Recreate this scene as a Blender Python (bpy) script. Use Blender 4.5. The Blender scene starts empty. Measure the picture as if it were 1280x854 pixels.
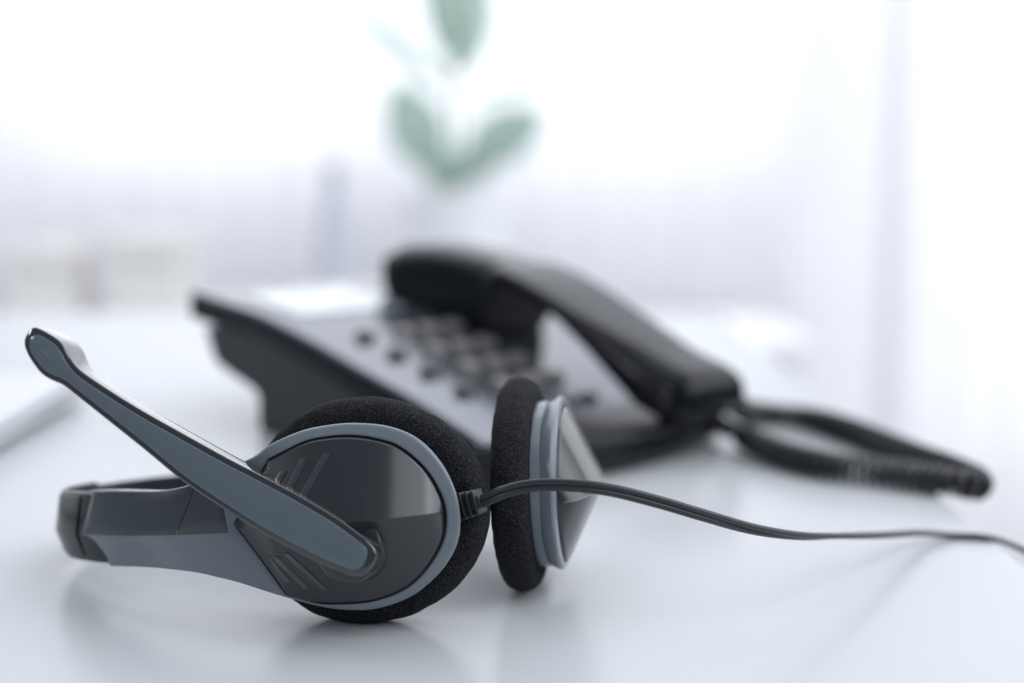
import bpy, bmesh, math, random
import numpy as np
from mathutils import Vector, Matrix, noise
R = math.radians
random.seed(7)
scene = bpy.context.scene
COL = scene.collection

# ------------------------------------------------------------------ camera
cam_d = bpy.data.cameras.new('camera'); cam = bpy.data.objects.new('camera', cam_d); COL.objects.link(cam)
scene.camera = cam
cam.location = (0, 0, .1457); cam.rotation_euler = (R(90 - 7.97), 0, 0)
cam_d.sensor_width = 36; cam_d.lens = 50.0; cam_d.clip_start = .01; cam_d.clip_end = 60
cam_d.dof.use_dof = True; cam_d.dof.focus_distance = .424; cam_d.dof.aperture_fstop = 3.6
cam_d.dof.aperture_blades = 0

# ------------------------------------------------------------------ world, lamps, exposure
w = bpy.data.worlds.new('World'); scene.world = w; w.use_nodes = True
wb = w.node_tree.nodes['Background']; wb.inputs[0].default_value = (.74, .86, 1.0, 1); wb.inputs[1].default_value = .27
def area(name, loc, rot, sx, sy, power, col):
    d = bpy.data.lights.new(name, 'AREA'); d.shape = 'RECTANGLE'; d.size = sx; d.size_y = sy; d.energy = power; d.color = col
    o = bpy.data.objects.new(name, d); COL.objects.link(o); o.location = loc; o.rotation_euler = rot; return o
area('overhead_fill', (-.1, 1.1, 2.1), (0, 0, 0), 3.2, 2.2, 26, (.92, .96, 1.0))  # soft overhead fill, added to light desk and wall evenly
area('front_fill', (1.15, -.7, 1.8), Vector((1.15, -1.15, 1.8)).to_track_quat('Z', 'Y').to_euler(), 2.4, 1.7, 27, (.91, .955, 1.0))  # added fill from above the camera, its reflection kept off the dark plastics
area('wall_fill', (-.3, 1.9, 2.3), (R(62), 0, 0), 4.5, .5, 70, (.95, .96, 1.0))  # added fill that brightens the window wall
area('right_fill', (2.1, .45, 1.35), Vector((2.1, .03, 1.35)).to_track_quat('Z', 'Y').to_euler(), 2.2, 2.2, 42, (.94, .97, 1.0))  # light added on the right for highlights on cover and ring
area('left_accent', (-2.3, -.25, 1.0), (0, R(-68), 0), .42, .42, 9, (.94, .97, 1.0))  # small light added to put highlights on the slat edges
scene.view_settings.view_transform = 'Standard'; scene.view_settings.look = 'None'
scene.view_settings.exposure = 0; scene.view_settings.gamma = 1
scene.cycles.use_denoising = True
scene.cycles.max_bounces = 8; scene.cycles.caustics_reflective = False; scene.cycles.caustics_refractive = False

# ------------------------------------------------------------------ materials
def mat(name, col, rough=.5, metal=0, spec=.5, coat=0, coat_rough=.1, sheen=0, bump=None, vary=0, vscale=40, rvary=0):
    m = bpy.data.materials.new(name); m.use_nodes = True
    nt = m.node_tree; b = nt.nodes['Principled BSDF']
    b.inputs['Base Color'].default_value = (*col, 1); b.inputs['Roughness'].default_value = rough
    b.inputs['Metallic'].default_value = metal; b.inputs['Specular IOR Level'].default_value = spec
    b.inputs['Coat Weight'].default_value = coat; b.inputs['Coat Roughness'].default_value = coat_rough
    b.inputs['Sheen Weight'].default_value = sheen
    tc = nt.nodes.new('ShaderNodeTexCoord')
    if vary or rvary:
        n = nt.nodes.new('ShaderNodeTexNoise'); n.inputs['Scale'].default_value = vscale; n.inputs['Detail'].default_value = 5
        nt.links.new(tc.outputs['Object'], n.inputs['Vector'])
        if vary:
            mx = nt.nodes.new('ShaderNodeMix'); mx.data_type = 'RGBA'
            mx.inputs[6].default_value = (*[c * (1 - vary) for c in col], 1); mx.inputs[7].default_value = (*[min(1, c * (1 + vary)) for c in col], 1)
            nt.links.new(n.outputs['Fac'], mx.inputs[0]); nt.links.new(mx.outputs[2], b.inputs['Base Color'])
        if rvary:
            mr = nt.nodes.new('ShaderNodeMapRange'); mr.inputs[3].default_value = rough * (1 - rvary); mr.inputs[4].default_value = rough * (1 + rvary)
            nt.links.new(n.outputs['Fac'], mr.inputs[0]); nt.links.new(mr.outputs[0], b.inputs['Roughness'])
    if bump:
        sc, st, dist = bump
        n2 = nt.nodes.new('ShaderNodeTexNoise'); n2.inputs['Scale'].default_value = sc; n2.inputs['Detail'].default_value = 3
        nt.links.new(tc.outputs['Object'], n2.inputs['Vector'])
        bp = nt.nodes.new('ShaderNodeBump'); bp.inputs['Strength'].default_value = st; bp.inputs['Distance'].default_value = dist
        nt.links.new(n2.outputs['Fac'], bp.inputs['Height']); nt.links.new(bp.outputs[0], b.inputs['Normal'])
    return m
def emis(name, col, s):
    m = bpy.data.materials.new(name); m.use_nodes = True; nt = m.node_tree; nt.nodes.clear()
    e = nt.nodes.new('ShaderNodeEmission'); e.inputs[0].default_value = (*col, 1); e.inputs[1].default_value = s
    o = nt.nodes.new('ShaderNodeOutputMaterial'); nt.links.new(e.outputs[0], o.inputs[0]); return m
M = {}
M['desk'] = mat('white_laminate', (.505, .518, .54), .25, spec=.24, vary=.012, vscale=7, rvary=.16)
M['wall'] = mat('white_wall_paint', (.82, .82, .845), .7, vary=.015, vscale=3)
M['floor'] = mat('pale_floor', (.62, .61, .62), .45, vary=.05, vscale=5)
M['frame'] = mat('white_window_frame', (.88, .885, .90), .4, vary=.01)
M['greyblue'] = mat('grey_blue_plastic', (.15, .176, .200), .22, spec=.45, vary=.03, vscale=300, rvary=.15, bump=(6000, .06, .0001))
M['panel'] = mat('smoke_grey_plastic', (.050, .057, .068), .2, spec=.5, rvary=.15, vscale=200)
M['black'] = mat('black_satin_plastic', (.016, .017, .021), .34, spec=.5, vary=.1, vscale=250, rvary=.15, bump=(7000, .07, .0001))
M['slatgloss'] = mat('slat_gloss_plastic', (.03, .031, .037), .2, spec=.7, coat=.6)
M['gloss'] = mat('black_gloss_plastic', (.008, .009, .011), .25, spec=.22, rvary=.2, vscale=150)
M['boomblack'] = mat('boom_black_plastic', (.014, .015, .018), .10, spec=.8, coat=1, coat_rough=.05, rvary=.2, vscale=200)
M['boomgrey'] = mat('boom_grey_plastic', (.105, .130, .150), .13, spec=.5, vary=.05, vscale=120, rvary=.2)
M['cover'] = mat('charcoal_cover_plastic', (.013, .014, .018), .32, spec=.5, coat=.5, coat_rough=.2, vary=.06, vscale=250, rvary=.12, bump=(6000, .05, .0001))
M['foam'] = mat('black_foam', (.012, .0125, .015), .9, spec=.2)
nt = M['foam'].node_tree; b_ = nt.nodes['Principled BSDF']; tc_ = nt.nodes.new('ShaderNodeTexCoord')
n_ = nt.nodes.new('ShaderNodeTexNoise'); n_.inputs['Scale'].default_value = 2500; n_.inputs['Detail'].default_value = 2; n_.inputs['Roughness'].default_value = .7
r_ = nt.nodes.new('ShaderNodeValToRGB'); r_.color_ramp.elements[0].position = .46; r_.color_ramp.elements[0].color = (.0025, .0026, .0033, 1)
r_.color_ramp.elements[1].position = .70; r_.color_ramp.elements[1].color = (.046, .048, .056, 1)
nt.links.new(tc_.outputs['Object'], n_.inputs['Vector']); nt.links.new(n_.outputs['Fac'], r_.inputs[0]); nt.links.new(r_.outputs[0], b_.inputs['Base Color'])
bp_ = nt.nodes.new('ShaderNodeBump'); bp_.inputs['Strength'].default_value = .8; bp_.inputs['Distance'].default_value = .0004
nt.links.new(n_.outputs['Fac'], bp_.inputs['Height']); nt.links.new(bp_.outputs[0], b_.inputs['Normal'])
M['rubber'] = mat('black_rubber', (.022, .023, .027), .38, spec=.45, vary=.1, vscale=400)
M['silver'] = mat('silver_faceplate', (.155, .167, .190), .16, metal=.7, rvary=.1, vscale=60)
M['phoneblack'] = mat('phone_black_gloss', (.0045, .0058, .009), .2, spec=.2, rvary=.2, vscale=50)
M['phonedark'] = mat('phone_dark_plastic', (.029, .029, .036), .45, spec=.4, vary=.08, vscale=80)
M['key'] = mat('phone_key', (.17, .155, .15), .45, spec=.5)
M['keydark'] = mat('phone_small_key', (.03, .03, .035), .4)
M['lcd'] = mat('grey_lcd_glass', (.30, .34, .36), .08, spec=.8, coat=1, coat_rough=.03)
M['laptop'] = mat('silver_laptop', (.62, .63, .66), .35, metal=.3)
M['laptopgap'] = mat('dark_laptop_seam', (.06, .07, .085), .5)
M['sky'] = emis('bright_daylight_sky', (.96, .98, 1.0), 2.5)
M['leaf'] = mat('plant_leaf', (.20, .27, .235), .45, vary=.25, vscale=12)
nt = M['leaf'].node_tree; t_ = nt.nodes.new('ShaderNodeBsdfTranslucent'); t_.inputs[0].default_value = (.74, .84, .79, 1); ms = nt.nodes.new('ShaderNodeMixShader'); ms.inputs[0].default_value = .72
nt.links.new(nt.nodes['Principled BSDF'].outputs[0], ms.inputs[1]); nt.links.new(t_.outputs[0], ms.inputs[2]); nt.links.new(ms.outputs[0], nt.nodes['Material Output'].inputs[0])
M['stem'] = mat('plant_stem', (.09, .13, .06), .6)
M['pot'] = mat('white_pot', (.78, .79, .82), .4)
M['soil'] = mat('soil', (.05, .04, .03), .95, vary=.4, vscale=60)
M['cab'] = mat('white_cabinet', (.80, .80, .82), .45)
M['cream'] = mat('cream_box_card', (.68, .665, .64), .7, vary=.05)
M['lilac'] = mat('lilac_grey_vase', (.50, .505, .58), .3)
g = bpy.data.materials.new('window_glass'); g.use_nodes = True; nt = g.node_tree; nt.nodes.clear()
tr = nt.nodes.new('ShaderNodeBsdfTransparent'); gl = nt.nodes.new('ShaderNodeBsdfGlossy'); gl.inputs['Roughness'].default_value = .02
mx = nt.nodes.new('ShaderNodeMixShader'); mx.inputs[0].default_value = .05; ou = nt.nodes.new('ShaderNodeOutputMaterial')
nt.links.new(tr.outputs[0], mx.inputs[1]); nt.links.new(gl.outputs[0], mx.inputs[2]); nt.links.new(mx.outputs[0], ou.inputs[0])
M['glass'] = g

# ------------------------------------------------------------------ helpers
def obj(name, verts, faces, m, parent=None, smooth=35, recalc=True, bevel=0):
    me = bpy.data.meshes.new(name); me.from_pydata([tuple(map(float, v)) for v in verts], [], [tuple(int(i) for i in f) for f in faces])
    if recalc:
        bm = bmesh.new(); bm.from_mesh(me); bmesh.ops.remove_doubles(bm, verts=bm.verts, dist=1e-7)
        bmesh.ops.recalc_face_normals(bm, faces=bm.faces); bm.to_mesh(me); bm.free()
    if smooth is not None:
        me.shade_smooth(); me.set_sharp_from_angle(angle=R(smooth))
    me.materials.append(M[m]); o = bpy.data.objects.new(name, me); COL.objects.link(o)
    if parent:
        o.parent = parent; o.matrix_parent_inverse = parent.matrix_basis.inverted()
    if bevel:
        b = o.modifiers.new('bevel', 'BEVEL'); b.width = bevel; b.segments = 3; b.limit_method = 'ANGLE'; b.angle_limit = R(40)
    return o
def thing(name, label, cat, loc=(0, 0, 0), group=None):
    o = bpy.data.objects.new(name, None); COL.objects.link(o); o.location = loc; o.empty_display_size = .02
    o['label'] = label; o['category'] = cat
    if group: o['group'] = group
    return o
def tag(o, label, cat, group=None):
    o['label'] = label; o['category'] = cat
    if group: o['group'] = group
    return o
def struct(o): o['kind'] = 'structure'; return o
class MB:
    def __init__(s): s.v = []; s.f = []
    def add(s, v, f):
        n = len(s.v); s.v += [tuple(x) for x in v]; s.f += [tuple(i + n for i in q) for q in f]; return s
    def box(s, a, b):
        x0, y0, z0 = a; x1, y1, z1 = b
        return s.add([(x0,y0,z0),(x1,y0,z0),(x1,y1,z0),(x0,y1,z0),(x0,y0,z1),(x1,y0,z1),(x1,y1,z1),(x0,y1,z1)],
                     [(0,3,2,1),(4,5,6,7),(0,1,5,4),(1,2,6,5),(2,3,7,6),(3,0,4,7)])
    def lathe(s, prof, n=32, c=(0, 0, 0)):
        vs = []; fs = []; k = len(prof)
        for i in range(n):
            a = 2 * math.pi * i / n
            for r, z in prof: vs.append((c[0] + r * math.cos(a), c[1] + r * math.sin(a), c[2] + z))
        for i in range(n):
            for j in range(k - 1): fs.append((i*k+j, ((i+1)%n)*k+j, ((i+1)%n)*k+j+1, i*k+j+1))
        return s.add(vs, fs)
    def build(s, name, m, parent=None, **k): return obj(name, s.v, s.f, m, parent, **k)
def rings(L, close_ends=True, closed_loop=False):
    """faces joining equal-length vertex rings; returns verts, faces"""
    k = len(L[0]); vs = [p for r in L for p in r]; fs = []
    n = len(L)
    for i in range(n if closed_loop else n - 1):
        a = i * k; b = ((i + 1) % n) * k
        for j in range(k): fs.append((a + j, a + (j + 1) % k, b + (j + 1) % k, b + j))
    if close_ends and not closed_loop:
        fs.append(tuple(range(k))); fs.append(tuple(range((n - 1) * k, n * k)))
    return vs, fs
def catmull(pts, n=16, closed=False):
    P = np.array(pts, float)
    P = np.vstack([P[-1], P, P[0], P[1]]) if closed else np.vstack([2*P[0]-P[1], P, 2*P[-1]-P[-2]])
    out = []
    for i in range(1, len(P) - 2):
        for t in np.linspace(0, 1, n, endpoint=False):
            a, b, c, d = P[i-1:i+3]
            out.append(.5*((2*b)+(c-a)*t+(2*a-5*b+4*c-d)*t*t+(3*b-a-3*c+d)*t**3))
    if not closed: out.append(P[-2])
    return np.array(out)
def sweep(path, prof_fn):
    """prof_fn(i, frac) -> list of (side, up) offsets; frames from a smoothed up vector"""
    P = np.array(path); n = len(P); L = []
    T = np.gradient(P, axis=0); T /= np.linalg.norm(T, axis=1)[:, None]
    for i in range(n):
        pr, upv = prof_fn(i, i / (n - 1)); upv = np.array(upv, float)
        u = upv - T[i] * (upv @ T[i]); u /= np.linalg.norm(u); s = np.cross(T[i], u)
        L.append([tuple(P[i] + s * a + u * b) for a, b in pr])
    return rings(L)
def polar(outline, thetas):
    """radius of a star-shaped closed outline at each angle"""
    P = np.array(outline, float); a = np.arctan2(P[:, 1], P[:, 0]); r = []
    n = len(P)
    for t in thetas:
        d = np.array([math.cos(t), math.sin(t)]); best = 0
        A = P; B = np.roll(P, -1, 0); E = B - A
        den = d[0] * E[:, 1] - d[1] * E[:, 0]; den[np.abs(den) < 1e-12] = 1e-12
        tt = (A[:, 0] * E[:, 1] - A[:, 1] * E[:, 0]) / den; uu = (A[:, 0] * d[1] - A[:, 1] * d[0]) / den
        ok = (uu >= -1e-6) & (uu <= 1 + 1e-6) & (tt > 0)
        r.append(tt[ok].max() if ok.any() else 0)
    return np.array(r)

# ------------------------------------------------------------------ the room: floor, window wall, daylight
struct(MB().box((-4, -3, -.78), (4, 3.05, -.74)).build('floor', 'floor', smooth=None))
WY = 3.0; TH = .12; ZT = 2.45
wins = [(-2.5, -1.16, .13), (-1.0, -.255, .13), (-.240, .51, .13), (.82, 2.6, -.62)]     # x0, x1, sill height
wall = MB(); xs = -4.0
for x0, x1, s in wins:
    wall.box((xs, WY, -.74), (x0, WY + TH, 2.6)); wall.box((x0, WY, -.74), (x1, WY + TH, s)); wall.box((x0, WY, ZT), (x1, WY + TH, 2.6)); xs = x1
wall.box((xs, WY, -.74), (4, WY + TH, 2.6))
wall_o = struct(wall.build('window_wall', 'wall', smooth=None, recalc=False))
for x0, x1, s in wins:
    fr = MB(); t = .022
    fr.box((x0, WY + .03, s), (x0 + t, WY + .09, ZT)); fr.box((x1 - t, WY + .03, s), (x1, WY + .09, ZT))
    fr.box((x0 + t, WY + .03, s), (x1 - t, WY + .09, s + t)); fr.box((x0 + t, WY + .03, ZT - t), (x1 - t, WY + .09, ZT))
    f = fr.build('window_frame', 'frame', wall_o, smooth=None)
    MB().box((x0 + t, WY + .055, s + t), (x1 - t, WY + .061, ZT - t)).build('window_pane', 'glass', f, smooth=None)
    MB().box((x0, WY + .001, s - .018), (x1, WY + .029, s + .002)).build('window_sill', 'frame', wall_o, smooth=None, bevel=.004)
MB().box((.57, WY - .07, -.74), (.76, WY - .001, 2.6)).build('pilaster', 'wall', wall_o, smooth=None)
struct(obj('sky', [(-7, 4.2, -2), (7, 4.2, -2), (7, 4.2, 5), (-7, 4.2, 5)], [(0, 1, 2, 3)], 'sky', smooth=None))

cm = bpy.data.materials.new('sheer_white_fabric'); cm.use_nodes = True; nt = cm.node_tree; nt.nodes.clear()
t_ = nt.nodes.new('ShaderNodeBsdfTranslucent'); t_.inputs[0].default_value = (.93, .93, .95, 1); d_ = nt.nodes.new('ShaderNodeBsdfDiffuse'); d_.inputs[0].default_value = (.93, .93, .955, 1)
ms = nt.nodes.new('ShaderNodeMixShader'); ms.inputs[0].default_value = .40; o_ = nt.nodes.new('ShaderNodeOutputMaterial')
nt.links.new(t_.outputs[0], ms.inputs[1]); nt.links.new(d_.outputs[0], ms.inputs[2]); nt.links.new(ms.outputs[0], o_.inputs[0]); M['sheer'] = cm
for x0, x1, zb, lb in ((-2.7, .575, -.45, 'wide sheer white curtain added to soften the glow of the left windows, out of focus'), (.785, 2.75, -.72, 'sheer white curtain added to soften the bright window at the right edge')):
    n = int((x1 - x0) * 90); vs = []; fs = []
    for i in range(n + 1):
        x = x0 + (x1 - x0) * i / n; y = 2.885 + .006 * math.sin(x * 62) + .004 * math.sin(x * 23 + 1)
        vs += [(x, y, zb), (x, y, 2.52)]
    for i in range(n): fs.append((2*i, 2*i+2, 2*i+3, 2*i+1))
    ct = thing('diffuser_curtain', lb, 'curtain', ((x0 + x1) / 2, 2.885, zb), 'added sheer curtains diffusing the windows')
    obj('fabric', vs, fs, 'sheer', ct, recalc=False)  # curtain and rail added to blur the window edges and spread their light
    MB().box((x0 - .03, 2.875, 2.522), (x1 + .03, 2.895, 2.542)).build('curtain_rail', 'frame', ct, smooth=None)
bp = thing('dimmer_panel', 'added translucent parapet outside the right window', 'diffuser', (1.8, 3.6, -.74))  # translucent panels and rails added to set the brightness low in this window
m = bpy.data.materials.new('translucent_diffuser'); m.use_nodes = True; nt = m.node_tree
t_ = nt.nodes.new('ShaderNodeBsdfTranslucent'); t_.inputs[0].default_value = (.55, .547, .56, 1); nt.links.new(t_.outputs[0], nt.nodes['Material Output'].inputs[0]); M['frost'] = m
for k in range(3):
    MB().box((.3 + k * 1.12, 3.60, -.70), (1.40 + k * 1.12, 3.612, -.07)).build('translucent_panel', 'frost', bp, smooth=None)
MB().box((.28, 3.585, -.068), (3.7, 3.627, -.035)).build('panel_top_rail', 'frame', bp, smooth=None, bevel=.004)
MB().box((.28, 3.59, -.74), (3.7, 3.62, -.702)).build('bottom_rail', 'frame', bp, smooth=None)
# sideboard below the windows and what stands on it
sb = thing('sideboard', 'low white sideboard under the bright windows, far out of focus', 'sideboard', (-.5, 2.65, -.74))
MB().box((-1.7, 2.44, -.70), (.5, 2.85, -.225)).build('carcass', 'cab', sb, smooth=None, bevel=.004)
MB().box((-1.72, 2.42, -.222), (.52, 2.86, -.195)).build('top', 'cab', sb, smooth=None, bevel=.004)
MB().box((-1.68, 2.47, -.74), (.48, 2.83, -.703)).build('plinth', 'cab', sb, smooth=None)
for k in range(4):
    d = MB().box((-1.69 + k * .548, 2.422, -.69), (-1.69 + k * .548 + .536, 2.438, -.235)).build('door', 'cab', sb, smooth=None, bevel=.003)
for x0, x1, h, lb in ((-.915, -.80, .150, 'smaller cream card box on the sideboard, leftmost and blurred'), (-.735, -.605, .172, 'taller cream card box on the sideboard, the one nearer the plant')):
    t = thing('storage_box', lb, 'box', ((x0 + x1) / 2, 2.65, -.195), 'cream boxes on the sideboard')
    MB().box((x0, 2.58, -.194), (x1, 2.72, -.194 + h * .75)).build('carton', 'cream', t, smooth=None, bevel=.003)
    MB().box((x0 - .004, 2.576, -.193 + h * .75), (x1 + .004, 2.724, -.194 + h)).build('lid', 'cream', t, smooth=None, bevel=.003)
vs = MB().lathe([(.0, 0), (.03, 0), (.034, .02), (.036, .12), (.03, .2), (.018, .25), (.017, .29), (.021, .30), (.016, .295), (.0, .28)], 32, (-.33, 2.66, -.194)).build('vase', 'lilac')
tag(vs, 'slim lilac grey vase standing between the boxes and the potted plant', 'vase')

pl = thing('potted_plant', 'green leafy plant in a white pot against the bright window', 'plant', (-.105, 2.67, -.195))
pc = (-.105, 2.67, -.194)
MB().lathe([(0, 0), (.07, 0), (.075, .01), (.095, .22), (.1, .235), (.1, .25), (.088, .25), (.086, .225), (0, .222)], 36, pc).build('pot', 'pot', pl)
MB().lathe([(0, .226), (.085, .224)], 24, pc).build('soil', 'soil', pl)
def leaf(tip_from, tip_to, width, droop, twist=0):
    a = np.array(tip_from); b = np.array(tip_to); n = 9; L = []
    ax = b - a; ln = np.linalg.norm(ax); side = np.cross(ax, [0, 1, 0]); side /= np.linalg.norm(side)
    side = np.array(Matrix.Rotation(twist, 3, Vector(ax).normalized()) @ Vector(side)); nm = np.cross(ax / ln, side)
    vsx = []; fs = []
    for i in range(n):
        t = i / (n - 1); wv = width * .5 * math.sin(math.pi * min(1, t * .97 + .03)) ** .75
        c = a + ax * t + np.array([0, 0, -droop * t * t]) 
        for q in (-1, -.5, 0, .5, 1): vsx.append(c + side * wv * q + nm * (abs(q) * wv * .25))
    for i in range(n - 1):
        for j in range(4): fs.append((i*5+j, i*5+j+1, i*5+6+j, i*5+5+j))
    return vsx, fs
leaves = [((-.145,2.72,.09),(-.215,2.70,.26),.16,.0,.1), ((-.085,2.72,.105),(.06,2.69,.215),.15,.01,-.1), ((-.13,2.71,.05),(-.10,2.62,.17),.12,.03,0),
          ((-.10,2.73,.27),(-.055,2.74,.46),.13,.0,.4), ((-.11,2.73,.29),(-.155,2.72,.48),.09,.0,-.3), ((-.12,2.74,.24),(-.32,2.74,.42),.075,.02,.9),
          ((-.10,2.74,.22),(.165,2.75,.31),.06,.01,1.1), ((-.10,2.75,.07),(-.02,2.82,.16),.10,.0,.3), ((-.11,2.75,.07),(-.18,2.80,.15),.10,.0,-.3), ((-.1,2.72,.40),(-.2,2.70,.56),.09,.02,.5), ((-.1,2.72,.42),(.0,2.74,.60),.09,.0,-.6)]
for a in leaves:
    v, f = leaf(a[0], a[1], a[2] * .66, *a[3:]); v = [(p[0], p[1] - .05, p[2]) for p in v]; o = obj('leaf', v, f, 'leaf', pl, recalc=False)
    so = o.modifiers.new('solid', 'SOLIDIFY'); so.thickness = .0012
v, f = sweep(catmull([(-.105,2.67,.02),(-.104,2.672,.15),(-.107,2.675,.28),(-.1,2.67,.4)], 8), lambda i, t: ([(.004*math.cos(k*.785), .004*math.sin(k*.785)) for k in range(8)], (0, 1, .01)))
obj('stem', v, f, 'stem', pl)

# ------------------------------------------------------------------ the desk
XE = .178
dk = thing('desk', 'white glossy office desk on which headset and telephone lie', 'desk', (-.5, .5, -.74))
MB().box((-1.35, -.35, -.026), (XE, 1.22, 0)).build('tabletop', 'desk', dk, smooth=None, bevel=.0015)
for x, y in ((-1.28, -.28), (XE - .11, -.28), (-1.28, 1.1), (XE - .11, 1.1)):
    MB().box((x, y, -.74), (x + .05, y + .05, -.0265)).build('leg', 'frame', dk, smooth=None, bevel=.003)

lt = thing('laptop', 'closed silver laptop lying at the left edge of the photo', 'laptop', (-.42, .64, 0))
MB().box((-.575, .50, .003), (-.243, .80, .0078)).build('base', 'laptop', lt, smooth=None, bevel=.002)
MB().box((-.574, .501, .0088), (-.2435, .80, .0150)).build('lid', 'laptop', lt, smooth=None, bevel=.002)
for x in (-.56, -.262):
    for y in (.52, .775): MB().box((x, y, .0002), (x + .008, y + .012, .0032)).build('foot', 'rubber', lt, smooth=None)

# ------------------------------------------------------------------ desk telephone
O = np.array([-.0115, .583, 0]); AL = R(44)
FD = np.array([math.cos(AL), math.sin(AL), 0]); BK = np.array([-math.sin(AL), math.cos(AL), 0]); WW = 164.
def ph(w_, l, z): return tuple(O + FD * w_ / 1000 + BK * l / 1000 + np.array([0, 0, z / 1000]))
PL = np.array([-25, 0., 52, 77, 118, 166, 230]); PZ = np.array([11., 17.6, 32.6, 38, 48.6, 59.0, 65.6])
def pz(l):
    return float(np.interp(l, PL, PZ))
PLs = np.linspace(-25, 230, 63); _k = np.exp(-.5 * (np.arange(-6, 7) / 2.6) ** 2); _k /= _k.sum()
_z = np.interp(PLs, PL, PZ); _zp = np.concatenate([2*_z[0] - _z[6:0:-1], _z, 2*_z[-1] - _z[-2:-8:-1]]); PZs = np.convolve(_zp, _k, 'valid')
def pz(l): return float(np.interp(l, PLs, PZs))
def bulge(w_): f = w_ / WW; return 21 * (4 * f * (1 - f)) ** .9 if 0 < f < 1 else 0
tel = thing('desk_telephone', 'dark desk telephone with silver top and keypad behind the headset', 'telephone', tuple(O + FD * .08 + BK * .1))
def extr(name, poly_fn, w0, w1, m, n=25, bevel=0, smooth=35):
    L = []
    for k in range(n):
        w_ = w0 + (w1 - w0) * k / (n - 1)
        L.append([ph(w_, l - bulge(w_) * max(0, 1 - max(0, l) / 45) , z) for l, z in poly_fn(w_)])
    v, f = rings(L); return obj(name, v, f, m, tel, bevel=bevel, smooth=smooth)
def slab_poly(w_):
    ls = np.linspace(0, 230, 26)
    top = [(l, pz(l) if l > 0 else pz(0)) for l in ls]
    bot = [(l, max(5.5, pz(l) - 12 + (0 if l > 30 else -1))) for l in ls[::-1]]
    return top + bot
extr('upper_shell', slab_poly, 0, WW, 'phoneblack', bevel=.0022)
def base_poly(w_):
    ls = np.linspace(203, 4, 16)
    return [(4, 1.5), (172, .6), (171.5, 17), (174, 21), (203, 29), (211, 32), (220, 49)] + [(l, max(6, pz(l) - 11)) for l in ls]
extr('base', base_poly, 3, WW - 3, 'phonedark', bevel=.0012)
for w_, l in ((14, 12), (150, 12), (14, 160), (150, 160)):
    L = []
    for z, r in ((0.05, 6), (1.4, 6.5), (2.6, 6.5)): L.append([ph(w_ + r * math.cos(a), l + r * math.sin(a), z) for a in np.linspace(0, 2*math.pi, 16, endpoint=False)])
    v, f = rings(L); obj('rubber_foot', v, f, 'rubber', tel)
def slab(name, w0, w1, l0, l1, zb, zt, m, parent, nl=30, bevel=.0012, r=0):
    L = []
    for l in np.linspace(l0, l1, nl):
        L.append([ph(w0, l, pz(l) + zb), ph(w1, l, pz(l) + zb), ph(w1, l, pz(l) + zt), ph(w0, l, pz(l) + zt)])
    v, f = rings(L); return obj(name, v, f, m, parent, bevel=bevel)
fp = slab('faceplate', .6, WW - .6, 1.5, 229.4, .2, 3.0, 'silver', tel)
slab('display', 16, 84, 152, 204, 2.7, 3.9, 'lcd', tel, nl=8, bevel=.0006)
def key(w_, l, rw, rl, h, m, z0=2.9):
    L = []
    for zz, s in ((-.6, 1), (h - .9, .98), (h - .2, .9), (h, .7)):
        ring = []
        for a in np.linspace(0, 2 * math.pi, 20, endpoint=False):
            ca, sa = math.cos(a), math.sin(a); e = .62
            dw = rw * s * math.copysign(abs(ca) ** e, ca); dl = rl * s * math.copysign(abs(sa) ** e, sa)
            ring.append(ph(w_ + dw, l + dl, pz(l + dl) + z0 + zz))
        L.append(ring)
    v, f = rings(L); return obj('key', v, f, m, tel)
for r_, l in enumerate((116, 92, 68, 44)):
    key(29, l, 4.8, 4.0, 3.6, 'keydark')
    for w_ in (53, 69.5, 86): key(w_, l, 5.6, 4.8, 3.4, 'key')
for l in (21,):
    for w_ in (53, 69.5, 86): key(w_, l, 6.0, 3.0, 2.4, 'keydark')

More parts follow.
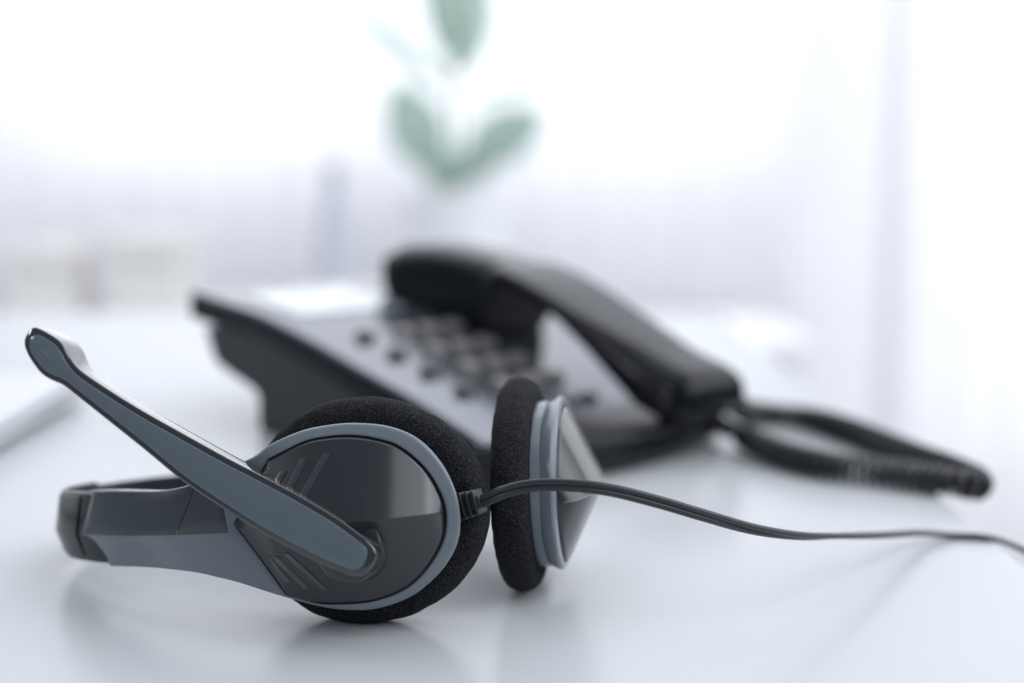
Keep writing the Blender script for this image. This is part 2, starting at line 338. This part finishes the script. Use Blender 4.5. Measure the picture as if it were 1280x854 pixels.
# handset: lofted along its length, resting on the telephone
hs = thing('telephone_handset', 'glossy black telephone handset lying along the right side of the telephone', 'handset', ph(115, 70, 50))
HT = np.array([[-33,31],[-32.6,34.5],[-30,38.6],[-24,41.8],[-15,44.5],[-5,47.5],[10,53],[25,58.5],[41,64.6],[57,71],[74,77],[91,81.8],[109,85.6],[128,88.2],[146,89.6],[160,89.6],[172,89],[177,87.3],[180.6,84.5],[182,80]])
HB = np.array([[-33,30],[-32.3,26.5],[-30,23.6],[-26,22.2],[-15,23.0],[-3,27.0],[5,33.0],[15,40.0],[25,47],[46,60.5],[57,66],[68,70.3],[79,73.2],[87,74.0],[92,72.8],[95,68.5],[97,60],[100,52],[104,48.5],[118,51.0],[142,56.2],[168,61],[176,63],[181,69],[182,79]])
def hs_sections():
    ls = np.concatenate([-33 + 12 * (1 - np.cos(np.linspace(0, math.pi/2, 10))), np.linspace(-19, 84, 40), np.linspace(86, 106, 21), np.linspace(109, 163, 16), 182 - 11 * (1 - np.cos(np.linspace(math.pi/2, 0, 10)))])
    L = []
    for l in ls:
        t = np.interp(l, HT[:, 0], HT[:, 1]); b = np.interp(l, HB[:, 0], HB[:, 1]); 
        if t - b < .8: t, b = (t + b) / 2 + .4, (t + b) / 2 - .4
        endf = min(1, max(0, (l + 33) / 13), ) ; endb = min(1, max(0, (182 - l) / 11))
        hw = 24.5 - 6 * (1 - math.sqrt(max(0, 1 - (1 - endf) ** 2))) - 2.5 * (1 - math.sqrt(max(0, 1 - (1 - endb) ** 2)))
        if 0 < l < 105: hw -= .8 * math.sin(math.pi * l / 105)
        r = min(15, (t - b) * .62); rb = min(2.2, (t - b) * .48); t += 2.0; b -= .8
        ring = []
        for cx, cz, a0, rr in ((hw - r, t - r, 0, r), (-(hw - r), t - r, 90, r), (-(hw - rb), b + rb, 180, rb), (hw - rb, b + rb, 270, rb)):
            for a in np.linspace(a0, a0 + 90, 7): ring.append((cx + rr * math.cos(R(a)), cz + rr * math.sin(R(a))))
        L.append([ph(91.5 + 23.5 + x, l, z) for x, z in ring])
    return L
v, f = rings(hs_sections()); obj('handset_body', v, f, 'phoneblack', hs, smooth=50)
# round speaker caps under the two ends
for l in (142, -16):
    zb = float(np.interp(l, HB[:, 0], HB[:, 1])); L = []
    for z, r in ((-.8, 13), (-.2, 15), (2.5, 15.5)): L.append([ph(115.5 + r * math.cos(a), l + r * math.sin(a) * .9, zb + z + (pz(l + r*math.sin(a)*.9) - pz(l) if l > 0 else 0)) for a in np.linspace(0, 2*math.pi, 28, endpoint=False)])
    v, f = rings(L); obj('speaker_cap', v, f, 'phonedark', hs)

# coiled cord: from the handset end out over the desk edge and back to the telephone
cc = thing('coiled_cord', 'black coiled telephone cord looping over the right desk edge', 'cord', (.16, .65, 0))
cpath = np.array([(100,668,30),(105,676,25),(112,694,16),(121,708,10),(136,718,7),(153,708,6.6),(164,684,6.6),(172,655,6.6),(180,625,6.6),(190,599,6),(195,585,5),(192,575,5),(184,575,6),(172,584,6.6),(155,595,6.6),(138,605,6.6),(125,622,6.6),(116,640,7),(110,655,8.5),(104,667,10)]) / 1000
cp = catmull(cpath, 40)
d = np.concatenate([[0], np.cumsum(np.linalg.norm(np.diff(cp, axis=0), axis=1))]); tot = d[-1]
ns = int(tot / .0042 * 16); sd = np.linspace(0, tot, ns); cpr = np.stack([np.interp(sd, d, cp[:, i]) for i in range(3)], 1)
T = np.gradient(cpr, axis=0); T /= np.linalg.norm(T, axis=1)[:, None]
S_ = np.cross(T, [0, 0, 1]); S_ /= np.linalg.norm(S_, axis=1)[:, None]; U_ = np.cross(S_, T)
ang = sd / .0042 * 2 * math.pi
env = np.clip(np.minimum(sd / .012, (tot - sd) / .012), 0, 1) * .0048
hel = cpr + (S_ * np.cos(ang)[:, None] + U_ * np.sin(ang)[:, None]) * env[:, None]
v, f = sweep(hel, lambda i, t: ([(.0017*math.cos(k*math.pi/3), .0017*math.sin(k*math.pi/3)) for k in range(6)], T[i] + 1e-4))
obj('coil', v, f, 'rubber', cc)
for a, b in ((cpr[0], cpr[0] + T[0] * -.010), (cpr[-1], cpr[-1] + T[-1] * .010)):
    v, f = sweep([a - (b - a) * .2, a + (b - a) * .2, a + (b - a) * .6, b], lambda i, t: ([(x, y) for x, y in ((-.0038,-.0034),(.0038,-.0034),(.0038,.0034),(-.0038,.0034))], (0, 0, 1)))
    obj('plug', v, f, 'rubber', cc, bevel=.0008)

# ------------------------------------------------------------------ headset
C1 = np.array([-.0464, .408, .0364])
N = np.array([-.085, .15, 1]); N /= np.linalg.norm(N)
E1 = np.array([-math.cos(R(9)), math.sin(R(9)), 0]); E1 -= N * (E1 @ N); E1 /= np.linalg.norm(E1)
E2 = np.cross(E1, N); E2 = E2 if E2[1] > 0 else -E2
hd = thing('headset', 'black and grey headset with microphone boom lying on the desk', 'headset', (C1[0], C1[1], 0))
PATH = catmull([(-60,0),(-30,0),(0,0),(25,.3),(50,4.5),(75,14.5),(98,30),(114,46),(119.8,60),(118,75),(109,90),(92,100),(60,108),(20,112),(-15,109),(-36,98),(-41.5,82),(-41,54)], 40)
PS = np.concatenate([[0], np.cumsum(np.linalg.norm(np.diff(PATH, axis=0), axis=1))]); PS -= PS[np.argmin(np.abs(PATH).sum(1))]
PT = np.gradient(PATH, axis=0); PT /= np.linalg.norm(PT, axis=1)[:, None]; PN = np.stack([PT[:, 1], -PT[:, 0]], 1)   # outward side of the band
def wallpt(s, v, wo=0):
    p = np.interp(s, PS, PATH[:, 0]) + np.interp(s, PS, PN[:, 0]) * wo; q = np.interp(s, PS, PATH[:, 1]) + np.interp(s, PS, PN[:, 1]) * wo
    return tuple(C1 + (E1 * p + E2 * q + N * v) / 1000)
# second cup: its own frame
a2 = R(7.5); V2 = np.array([-.051, .02, 1]); V2 /= np.linalg.norm(V2)
Q2 = np.array([-math.cos(a2), math.sin(a2), 0]); Q2 -= V2 * (Q2 @ V2); Q2 /= np.linalg.norm(Q2)      # towards its foam
P2 = np.cross(V2, Q2); P2 = P2 if P2[1] > 0 else -P2                                                  # towards the band, away from the camera
C2 = np.array([.0023, .456, .0347]) - Q2 * .0155
def cup2(s, v, wo=0): return tuple(C2 + (P2 * s + Q2 * (-wo) + V2 * v) / 1000)

right = [(31,19.5),(24.4,23.1),(14.6,26.4),(6,27.5),(-1.9,27.5),(-12,25.8),(-20.5,21.6),(-27,14),(-30.6,5),(-31.2,-3.7),(-29.5,-10.5),(-25.4,-16.5),(-20,-21.3),(-14,-24.9),(-6,-27.3),(1.9,-27.8),(12.7,-26.2),(24.8,-22.2),(37.2,-18.0)]
armtop = [(103,11.2),(88,11.4),(77,11.2),(67,11.0),(60,11.4),(53,12.6),(43,15.9)]
armbot = [(45,-16.0),(54,-14.2),(67,-13.0),(75,-12.7),(82,-12.7),(93,-12.9)]
OUT1 = np.vstack([catmull(armtop + right + armbot, 10), catmull([(93.4,-12.8),(97.5,-9.8),(101.5,-6.2),(104.4,-2.6),(104.6,2),(103.8,7),(103,11)], 10)])
COV = np.vstack([catmull([(25.0,18.3),(13.5,22.7),(6,23.7),(-1,23.5),(-8,22.1),(-15,19.2),(-22,12.4),(-26,4.5),(-26.9,-1.8),(-25.4,-8.6),(-21,-15.2),(-15.5,-20.3),(-9.4,-23.2),(-2,-24.8),(5.3,-25.0),(12,-24.6),(17.4,-23.6),(22.7,-21.4)], 10), [(30,-10.5),(37.0,-.6),(37.2,.6),(36.4,1.6),(31,9.5)]])
OUT2 = np.vstack([catmull([(48,10),(43,13)] + right[1:] + [(45,-14.5),(48,-13)], 10)])
VR = -2.7
def smooth01(x): x = min(1, max(0, x)); return x * x * (3 - 2 * x)
def half_arrays():
    th = np.linspace(0, 2 * math.pi, 2881); r = polar(COV, th); x = r * np.cos(th); y = r * np.sin(th)
    up = y > 0; i = np.argsort(x[up]); j = np.argsort(x[~up]); return x[up][i], y[up][i], x[~up][j], -y[~up][j]
HU = half_arrays()
def cover_h(s, v):
    vr = -.0 + (-1.0) * smooth01((s + 5) / 35)
    vm = np.interp(s, HU[0], HU[1]) - vr if v >= vr else np.interp(s, HU[2], HU[3]) + vr
    top = 11.5 * max(0.0, vm) / 24.0
    return max(0, (11.5 / 24.0) * (max(0, vm) - abs(v - vr)))
def ring_h(s, v, top, bot):
    k = smooth01((s - 32) / 50)
    vr = -1.0 + (VR + 1.0) * k
    half = (top - vr) if v >= vr else (vr - bot)
    return k * 3.0 * max(0, 1 - abs(v - vr) / max(1, half))
def plate(name, mapper, out, m, parent, nth=720, nr=16, thick=5.0):
    th = np.unique(np.concatenate([np.linspace(0, 2 * math.pi, nth, endpoint=False), (np.linspace(-R(16), R(16), 900) + 2 * math.pi) % (2 * math.pi)]))
    ro = polar(out, th); ri = polar(COV, th) + .45
    ri = np.minimum(ri, ro - 1.2)
    ox = np.array(out); 
    L = []
    def half_at(s):
        t = ox[(np.abs(ox[:, 0] - s) < 5) & (ox[:, 1] > 0)]; b = ox[(np.abs(ox[:, 0] - s) < 5) & (ox[:, 1] < 0)]
        return (t[:, 1].mean() if len(t) else 11.), (b[:, 1].mean() if len(b) else -12.)
    tb = {}
    for a, r0, r1 in zip(th, ri, ro):
        col = []; c, s_ = math.cos(a), math.sin(a)
        col.append(mapper(r0 * c, r0 * s_, -2.2)); ln = r1 - r0
        ts = [0, .25 / ln, .6 / ln] + list(np.linspace(1.0 / ln, 1 - 1.1 / ln, nr)) + [1 - .6 / ln, 1 - .3 / ln, 1 - .1 / ln, 1]
        for t in ts:
            rr = r0 + ln * t; s, v = rr * c, rr * s_
            kk = round(s)
            if kk not in tb: tb[kk] = half_at(kk)
            h = ring_h(s, v, *tb[kk])
            h -= .9 * t * smooth01((28 - s) / 14)
            for dd in (t * ln, (1 - t) * ln):
                if dd < .9: h -= .9 - math.sqrt(max(0, .81 - (.9 - dd) ** 2))
            col.append(mapper(s, v, h))
        rr = r1 - .5
        col.append(mapper(rr * c, rr * s_, -thick * .6)); col.append(mapper((r1 - 1.5) * c, (r1 - 1.5) * s_, -thick)); col.append(mapper(r0 * c, r0 * s_, -thick))
        L.append(col)
    v, f = rings(L, closed_loop=True); return obj(name, v, f, m, parent, smooth=32)
def cover(name, mapper, m, parent, nth=720, nr=40):
    th = np.linspace(0, 2 * math.pi, nth, endpoint=False); r = polar(COV, th); L = []
    for a, rr in zip(th, r):
        col = []; c, s_ = math.cos(a), math.sin(a)
        for t in list(np.linspace(.01, 1 - .9 / rr, nr)) + [1 - .5 / rr, 1 - .2 / rr, 1]:
            s, v = rr * t * c, rr * t * s_; h = cover_h(s, v) + .55; dd = (1 - t) * rr
            if dd < .6: h -= .6 - math.sqrt(max(0, .36 - (.6 - dd) ** 2))
            col.append(mapper(s, v, h))
        col.append(mapper(rr * c, rr * s_, -2)); L.append(col)
    k = len(L[0]); vs = [p for q in L for p in q]; fs = []; n = len(L)
    for i in range(n):
        for j in range(k - 1): fs.append((i*k+j, ((i+1)%n)*k+j, ((i+1)%n)*k+j+1, i*k+j+1))
    fs.append(tuple(i * k for i in range(n)))
    return obj(name, vs, fs, m, parent, smooth=12)
def dark_tray(name, mapper, parent):
    th = np.linspace(0, 2 * math.pi, 120, endpoint=False); r = polar(COV, th)
    L = [[mapper((rr + .9) * math.cos(a) * k, (rr + .9) * math.sin(a) * k, h) for a, rr in zip(th, r)] for k, h in ((.5, -1.6), (1, -1.6), (1.0, -4.2), (.5, -4.2))]
    v, f = rings(L); return obj(name, v, f, 'black', parent)
def cushion(name, mapper, ctr, a, b, q0, q1, parent, nu=520, nv=96, seed=0):
    """oval foam pad: rounded rim between depth q0 and q1 with pores pushed into its surface"""
    s0, v0 = ctr; T2 = (q1 - q0) / 2; qm = (q0 + q1) / 2; vs = []; fs = []
    prof = []
    for k in range(nv + 1):
        t = k / nv
        if t < .18: prof.append((.55 + (1 - .55) * (t / .18), -1, None))
        elif t > .82: prof.append((.55 + (1 - .55) * ((1 - t) / .18), 1, None))
        else: prof.append((1, 0, -90 + 180 * (t - .18) / .64))
    rr = T2 * .98
    for i in range(nu):
        th = 2 * math.pi * i / nu; c, s_ = math.cos(th), math.sin(th)
        for k, (sc, sg, ph_) in enumerate(prof):
            if ph_ is None: rad = -rr + (sc - 1) * (b - rr); dep = sg * T2
            else:
                ca, sa = math.cos(R(ph_)), math.sin(R(ph_)); rad = -rr + rr * (abs(ca) ** .8); dep = T2 * math.copysign(abs(sa) ** .9, sa)
            x = s0 + (a + rad) * c; y = v0 + (b + rad) * s_; z = qm + dep
            P = Vector((x * 1.0, y * 1.0, z * 1.0))
            n1 = noise.noise(P * 2.1 + Vector((seed, 0, 0))); n2 = noise.noise(P * .22 + Vector((0, seed, 3)))
            dsp = .17 * n1 - .10 * abs(n1) + .30 * n2
            nx, ny = c, s_
            if ph_ is None: dx, dy, dz = 0, 0, sg * dsp
            else: dx, dy, dz = c * ca * dsp, s_ * ca * dsp, sa * dsp
            vs.append(mapper(x + dx, y + dy, -(z + dz)))
    K = nv + 1
    for i in range(nu):
        j = (i + 1) % nu
        for k in range(nv): fs.append((i*K+k, j*K+k, j*K+k+1, i*K+k+1))
    fs.append(tuple(i * K for i in range(nu))); fs.append(tuple(i * K + nv for i in range(nu)))
    return obj(name, vs, fs, 'foam', parent, smooth=80)
def disc_shell(name, mapper, ctr, prof, a, b, m, parent, n=128):
    """oval stepped housing; prof = (scale mm inset, depth)"""
    L = [[mapper(ctr[0] + (a - i) * math.cos(t), ctr[1] + (b - i) * math.sin(t), -q) for t in np.linspace(0, 2*math.pi, n, endpoint=False)] for i, q in prof]
    v, f = rings(L); return obj(name, v, f, m, parent, smooth=30)

cup_a = plate('ear_cup_ring', wallpt, OUT1, 'greyblue', hd)
cover('ear_cup_cover', wallpt, 'cover', hd)
dark_tray('cover_recess', wallpt, hd)
disc_shell('cup_housing', wallpt, (.5, 0), [(8, 4.6), (1.6, 4.7), (1.2, 6.5), (1.2, 10), (6, 11), (14, 11)], 30.5, 27, 'black', hd)
cushion('ear_cushion', wallpt, (1.6, .2), 39.2, 34.6, 9.6, 24.5, hd, seed=3)
cup_b = plate('ear_cup_ring', cup2, OUT2, 'greyblue', hd, nth=420, nr=8)
cover('ear_cup_cover', cup2, 'cover', hd, nth=480, nr=28)
dark_tray('cover_recess', cup2, hd)
disc_shell('cup_housing', cup2, (.5, 0), [(8, 4.9), (.6, 5.0), (.2, 5.3), (.2, 8.2), (.8, 8.6), (8, 9.2)], 30.5, 27, 'greyblue', hd)
cushion('ear_cushion', cup2, (1, 0), 38.5, 34.6, 8.3, 20.2, hd, seed=9)

# louvre slats on the near cover, above and below the ridge
def slat(p0, p1, wd, hgt):
    (sa, va), (sb, vb) = p0, p1; n = 8; L = []
    dx, dy = sb - sa, vb - va; ln = math.hypot(dx, dy)
    for i in range(n):
        t = i / (n - 1); s, v = sa + dx * t, va + dy * t; ring = []
        for o_, hh in ((-.5, -.4), (-.5, .02), (-.36, hgt), (.12, hgt), (.5, .02), (.5, -.4)):
            ss = s + wd * o_
            ring.append(wallpt(ss, v, cover_h(ss, v) + .55 + hh))
        L.append(ring)
    v, f = rings(L); return obj('slat', v, f, 'slatgloss', hd, smooth=15)
for a, b in (((6.0,19.4),(14.0,6.0)), ((13.0,18.7),(18.2,8.0)), ((19.4,15.2),(22.8,9.5))): slat(b, a, 2.7, .50)
for a, b in (((10.0,-20.4),(19.0,-8.5)), ((15.4,-19.8),(22.8,-9.5)), ((20.6,-17.6),(26.0,-9.5))): slat(a, b, 2.2, .3)

# smoke-grey panels on the upper facet of the near arm
def facet_panel(name, s0f, s1f, m, ns=26, nv=8, v0=VR + .25, top=None, out=.35):
    ox = np.array(armtop)[::-1]
    def tv(s): return float(np.interp(s, ox[:, 0], ox[:, 1])) - .5
    F = []; B = []
    for i in range(ns + 1):
        row = []; rb = []
        for j in range(nv + 1):
            t = j / nv; s = s0f(t) + (s1f(t) - s0f(t)) * i / ns; v = v0 + (tv(s) - v0) * t
            k = smooth01((s - 32) / 50); vr = -1.0 + (VR + 1.0) * k; half = tv(s) + .5 - vr
            h = k * 3.0 * max(0, 1 - abs(v - vr) / half)
            edge = .25 if (i in (0, ns) or j in (0, nv)) else 0
            row.append(wallpt(s, v, h + out - edge)); rb.append(wallpt(s, v, h - .6))
        F.append(row); B.append(rb)
    K = nv + 1; vs = [p for r in F for p in r] + [p for r in B for p in r]; n = len(F) * K; fs = []
    for i in range(ns):
        for j in range(nv):
            fs.append((i*K+j, i*K+j+1, (i+1)*K+j+1, (i+1)*K+j)); fs.append((n+i*K+j, n+(i+1)*K+j, n+(i+1)*K+j+1, n+i*K+j+1))
    for i in range(ns):
        for j in (0, nv): fs.append((i*K+j, (i+1)*K+j, n+(i+1)*K+j, n+i*K+j))
    for j in range(nv):
        for i in (0, ns): fs.append((i*K+j, i*K+j+1, n+i*K+j+1, n+i*K+j))
    return obj(name, vs, fs, m, hd, smooth=20)
facet_panel('panel_seam', lambda t: 39.7 + 2.0 * t, lambda t: 104.0 - 4 * t, 'gloss', v0=VR + .2, out=.08, ns=40)
facet_panel('arm_panel', lambda t: 58.35 - 7.8 * t, lambda t: 103.8 - 4 * t, 'panel')
facet_panel('arm_panel', lambda t: 40.2 + 2.0 * t, lambda t: 58.0 - 7.8 * t, 'panel', ns=14)

# black inner headband strip following the whole curve
def strip(name, s0, s1, ns, vt, vb, w0, w1, m, r=.8, vr=None, hr=0):
    L = []
    for i in range(ns + 1):
        s = s0 + (s1 - s0) * i / ns; t_, b_ = vt(s), vb(s); ring = []
        ring.append((b_, w0 + .3)); ring.append((b_, w1 - r)); ring.append((b_ + r * .3, w1 - r * .3)); ring.append((b_ + r, w1))
        if vr is not None: ring.append((vr, w1 + hr))
        else: ring.append(((t_ + b_) / 2, w1))
        ring.append((t_ - r, w1)); ring.append((t_ - r * .3, w1 - r * .3)); ring.append((t_, w1 - r)); ring.append((t_, w0 + .3)); ring.append((t_ - .4, w0)); ring.append((b_ + .4, w0))
        L.append([wallpt(s, v, w_) for v, w_ in ring])
    v, f = rings(L); return obj(name, v, f, m, hd, smooth=30)
strip('headband', 40, 345, 200, lambda s: 10.0 - .4 * smooth01((s - 60) / 30), lambda s: -11.4, -3.6, -1.2, 'black')
strip('headband_end', 92, 160, 60, lambda s: 10.7, lambda s: -12.3 + 1.2 * smooth01((s - 120) / 30), -2.2, .2, 'gloss', r=1.4, vr=VR, hr=2.2)
strip('headband_ridge', 109, 135, 30, lambda s: 9.4, lambda s: -10.6, -1.0, .75, 'gloss', r=.6, vr=VR, hr=2.2)

# microphone boom: its own plane in front of the near cup
BP = C1 + (E1 * -1.28 + E2 * -13.5 + N * -6.17) / 1000
BA = E1 * .83183 + E2 * .17783 + N * .52577; BA /= np.linalg.norm(BA)
BN = E2 - BA * (E2 @ BA); BN /= np.linalg.norm(BN); BW = np.cross(BA, BN); BW = BW if BW[2] > 0 else -BW
BT = np.array([[-10,-1],[-9.8,.6],[-9.2,2.0],[-8,3.1],[-6,3.8],[-3,4.35],[6.7,5.0],[18.7,4.8],[31,4.1],[44.3,3.1],[54,2.6],[65,2.1],[78,1.6],[90,1.55],[101.5,1.9],[106,2.6],[109.5,4.0],[112,5.4],[114.5,6.4],[117,6.7],[121,6.65],[124,6.4],[125.5,5.7],[126.2,4.5],[126.5,2.8]])
BB = np.array([[-10,-1.2],[-9.7,-3],[-9,-4.6],[-7.7,-6.0],[-6,-6.9],[-4,-7.5],[5,-9.0],[16,-10.0],[27.5,-10.6],[40,-10.6],[50,-10.4],[58,-9.9],[72,-8.2],[85,-6.9],[99,-5.5],[105,-4.9],[108,-4.9],[111,-5.4],[114,-5.5],[117,-5.0],[122,-3.0],[125,-1.0],[126.2,1.0],[126.5,2.6]])
def _dense(a):
    q = catmull(a, 8); return q[np.argsort(q[:, 0])]
BT = _dense(BT); BB = _dense(BB)
def bpt(x, y, d): 
    d2 = d + 3.0 * smooth01((x - 60) / 70) * 0
    return tuple(BP + (BA * x + BW * y - BN * d) / 1000)
def boom_strip(name, x0, x1, n, inset, d0, d1, m, r, parent, back=None, flat_start=False):
    t = np.linspace(0, math.pi, n); xs_ = x0 + (x1 - x0) * (1 - np.cos(t)) / 2
    e_ = 7.0 * (1 - np.cos(np.linspace(0, math.pi / 2, 18)))
    xs_ = np.concatenate([x0 + e_, np.linspace(x0 + 7, x1 - 7, n)[1:-1], x1 - e_[::-1]]); L = []
    for x in xs_:
        xo = x
        e = 0
        tt = np.interp(x, BT[:, 0], BT[:, 1]) - inset; bb = np.interp(x, BB[:, 0], BB[:, 1]) + inset
        if inset:
            for xe, sg in ((x0, 1), (x1, -1)):
                dd = abs(x - xe); rr = 3.2 if sg < 0 else 2.2
                if dd < rr: k = rr - math.sqrt(max(0, rr * rr - (rr - dd) ** 2)); tt -= k; bb += k
        if tt - bb < .3: m_ = (tt + bb) / 2; tt, bb = m_ + .15, m_ - .15
        h = (tt - bb) / 2; c = (tt + bb) / 2; q = min(r, h * .9)
        end = min(1, (x - x0) / r, (x1 - x) / r) if r > 0 else 1
        end = max(0, end); dr = r * (1 - math.sqrt(max(0, 1 - (1 - end) ** 2)))
        D1 = d1 - dr * .8; D0 = d0 if back is None else d0 - back(x)
        ring = []
        for a in np.linspace(0, 90, 5): ring.append((c + h - q + q * math.cos(R(90 - a)) if False else c + h - q + q * math.cos(R(a)), D1 - q + q * math.sin(R(a))))
        for a in np.linspace(90, 180, 5): ring.append((c - h + q + q * math.cos(R(a)), D1 - q + q * math.sin(R(a))))
        for a in np.linspace(180, 270, 4): ring.append((c - h + q + q * math.cos(R(a)), D0 + q + q * math.sin(R(a))))
        for a in np.linspace(270, 360, 4): ring.append((c + h - q + q * math.cos(R(a)), D0 + q + q * math.sin(R(a))))
        L.append([bpt(x, y, d) for y, d in ring])
    v, f = rings(L); return obj(name, v, f, m, parent, smooth=40)
bm_ = boom_strip('microphone_boom', -10, 126.5, 110, 0, -6.0, 1.2, 'boomblack', .6, hd, back=lambda x: 3.0 * smooth01((x - 101) / 11) - 1.6 * smooth01((8 - x) / 14))
boom_strip('boom_inlay', -7.3, 124.6, 100, 1.75, .4, 1.55, 'boomgrey', .35, bm_)
L = []
for x, y in ((118.9, 1.0), (118.7, 1.55), (114.4, .75), (114.6, .2)): L.append((x, y))
mbx = MB(); vv = [bpt(x, y, 1.3) for x, y in L] + [bpt(x, y, 1.68) for x, y in L]
mbx.add(vv, [(0,1,2,3),(4,5,6,7),(0,1,5,4),(1,2,6,5),(2,3,7,6),(3,0,4,7)]).build('microphone_slot', 'greyblue', bm_, smooth=None)
# pivot hub under the end of the boom
L = []
for d, r in ((-13, 10.6), (-4.6, 10.6), (-3.7, 10.2), (-3.3, 9.4), (-3.3, 5)): L.append([bpt(1.2 + r * math.cos(a), -2.0 + r * math.sin(a), d) for a in np.linspace(0, 2*math.pi, 48, endpoint=False)])
v, f = rings(L); obj('boom_pivot', v, f, 'cover', hd, smooth=30)

# strain relief and flat twin cable
def lp(p, q, v): return C1 + (E1 * p + E2 * q + N * v) / 1000
c0 = np.array([-.0150, .4130, .0384]); c1 = np.array([-.0080, .4085, .0413]); ax = c1 - c0; axn = ax / np.linalg.norm(ax); st = c0 - axn * .0012
up = np.array([0, 0, 1.]) - axn * axn[2]; up /= np.linalg.norm(up); sd_ = np.cross(axn, up)
def rbox(cx, hx, hu, hs, name_mb, off=0):
    P = st + axn * cx
    vs = [tuple(P + axn * a * hx + up * (b * hu + off) + sd_ * c * hs) for a in (-1, 1) for b in (-1, 1) for c in (-1, 1)]
    name_mb.add(vs, [(0,1,3,2),(4,6,7,5),(0,4,5,1),(2,3,7,6),(0,2,6,4),(1,5,7,3)])
sr = MB(); rbox(.0040, .0052, .0020, .0017, sr); sro = sr.build('strain_relief', 'rubber', hd, smooth=30, bevel=.0007)
for k in range(4):
    fm = MB(); rbox(.0006 + k * .0024, .00055, .0043 - .0002 * k, .0026, fm); fm.build('fin', 'rubber', sro, smooth=30, bevel=.0005)
cab = catmull(np.array([tuple(c0 + axn * .004), tuple(c1), (-.0028,.4045,.0446), (.0046,.402,.0471), (.0145,.3995,.0481), (.0275,.3985,.0470), (.042,.401,.0428), (.0562,.406,.0374), (.073,.4175,.0300), (.0898,.431,.0241), (.1073,.452,.0182), (.1265,.475,.0120), (.149,.504,.0046), (.163,.512,.0015), (.1745,.5105,.0012), (.1825,.509,-.0006), (.1925,.5105,-.0056), (.206,.514,-.016), (.222,.52,-.04), (.232,.525,-.10)]), 14)
def twin(i, t):
    r = .00102; o_ = .0009; pr = []
    for k in range(14):
        a = R(-78 + 360 * 0 + k * (156 / 6.5) if k < 7 else 0)
    A = np.linspace(-62, 242, 13); pr = [(r * math.cos(R(a)), o_ + r * math.sin(R(a))) for a in A]; B = np.linspace(118, 422, 13); pr += [(r * math.cos(R(a)), -o_ + r * math.sin(R(a))) for a in B]
    k = smooth01((t - .30) / .28); a = k * R(84)
    return pr, np.array([.15 * k, -math.sin(a), math.cos(a)])
v, f = sweep(cab, twin); obj('cable', v, f, 'rubber', hd, smooth=50)
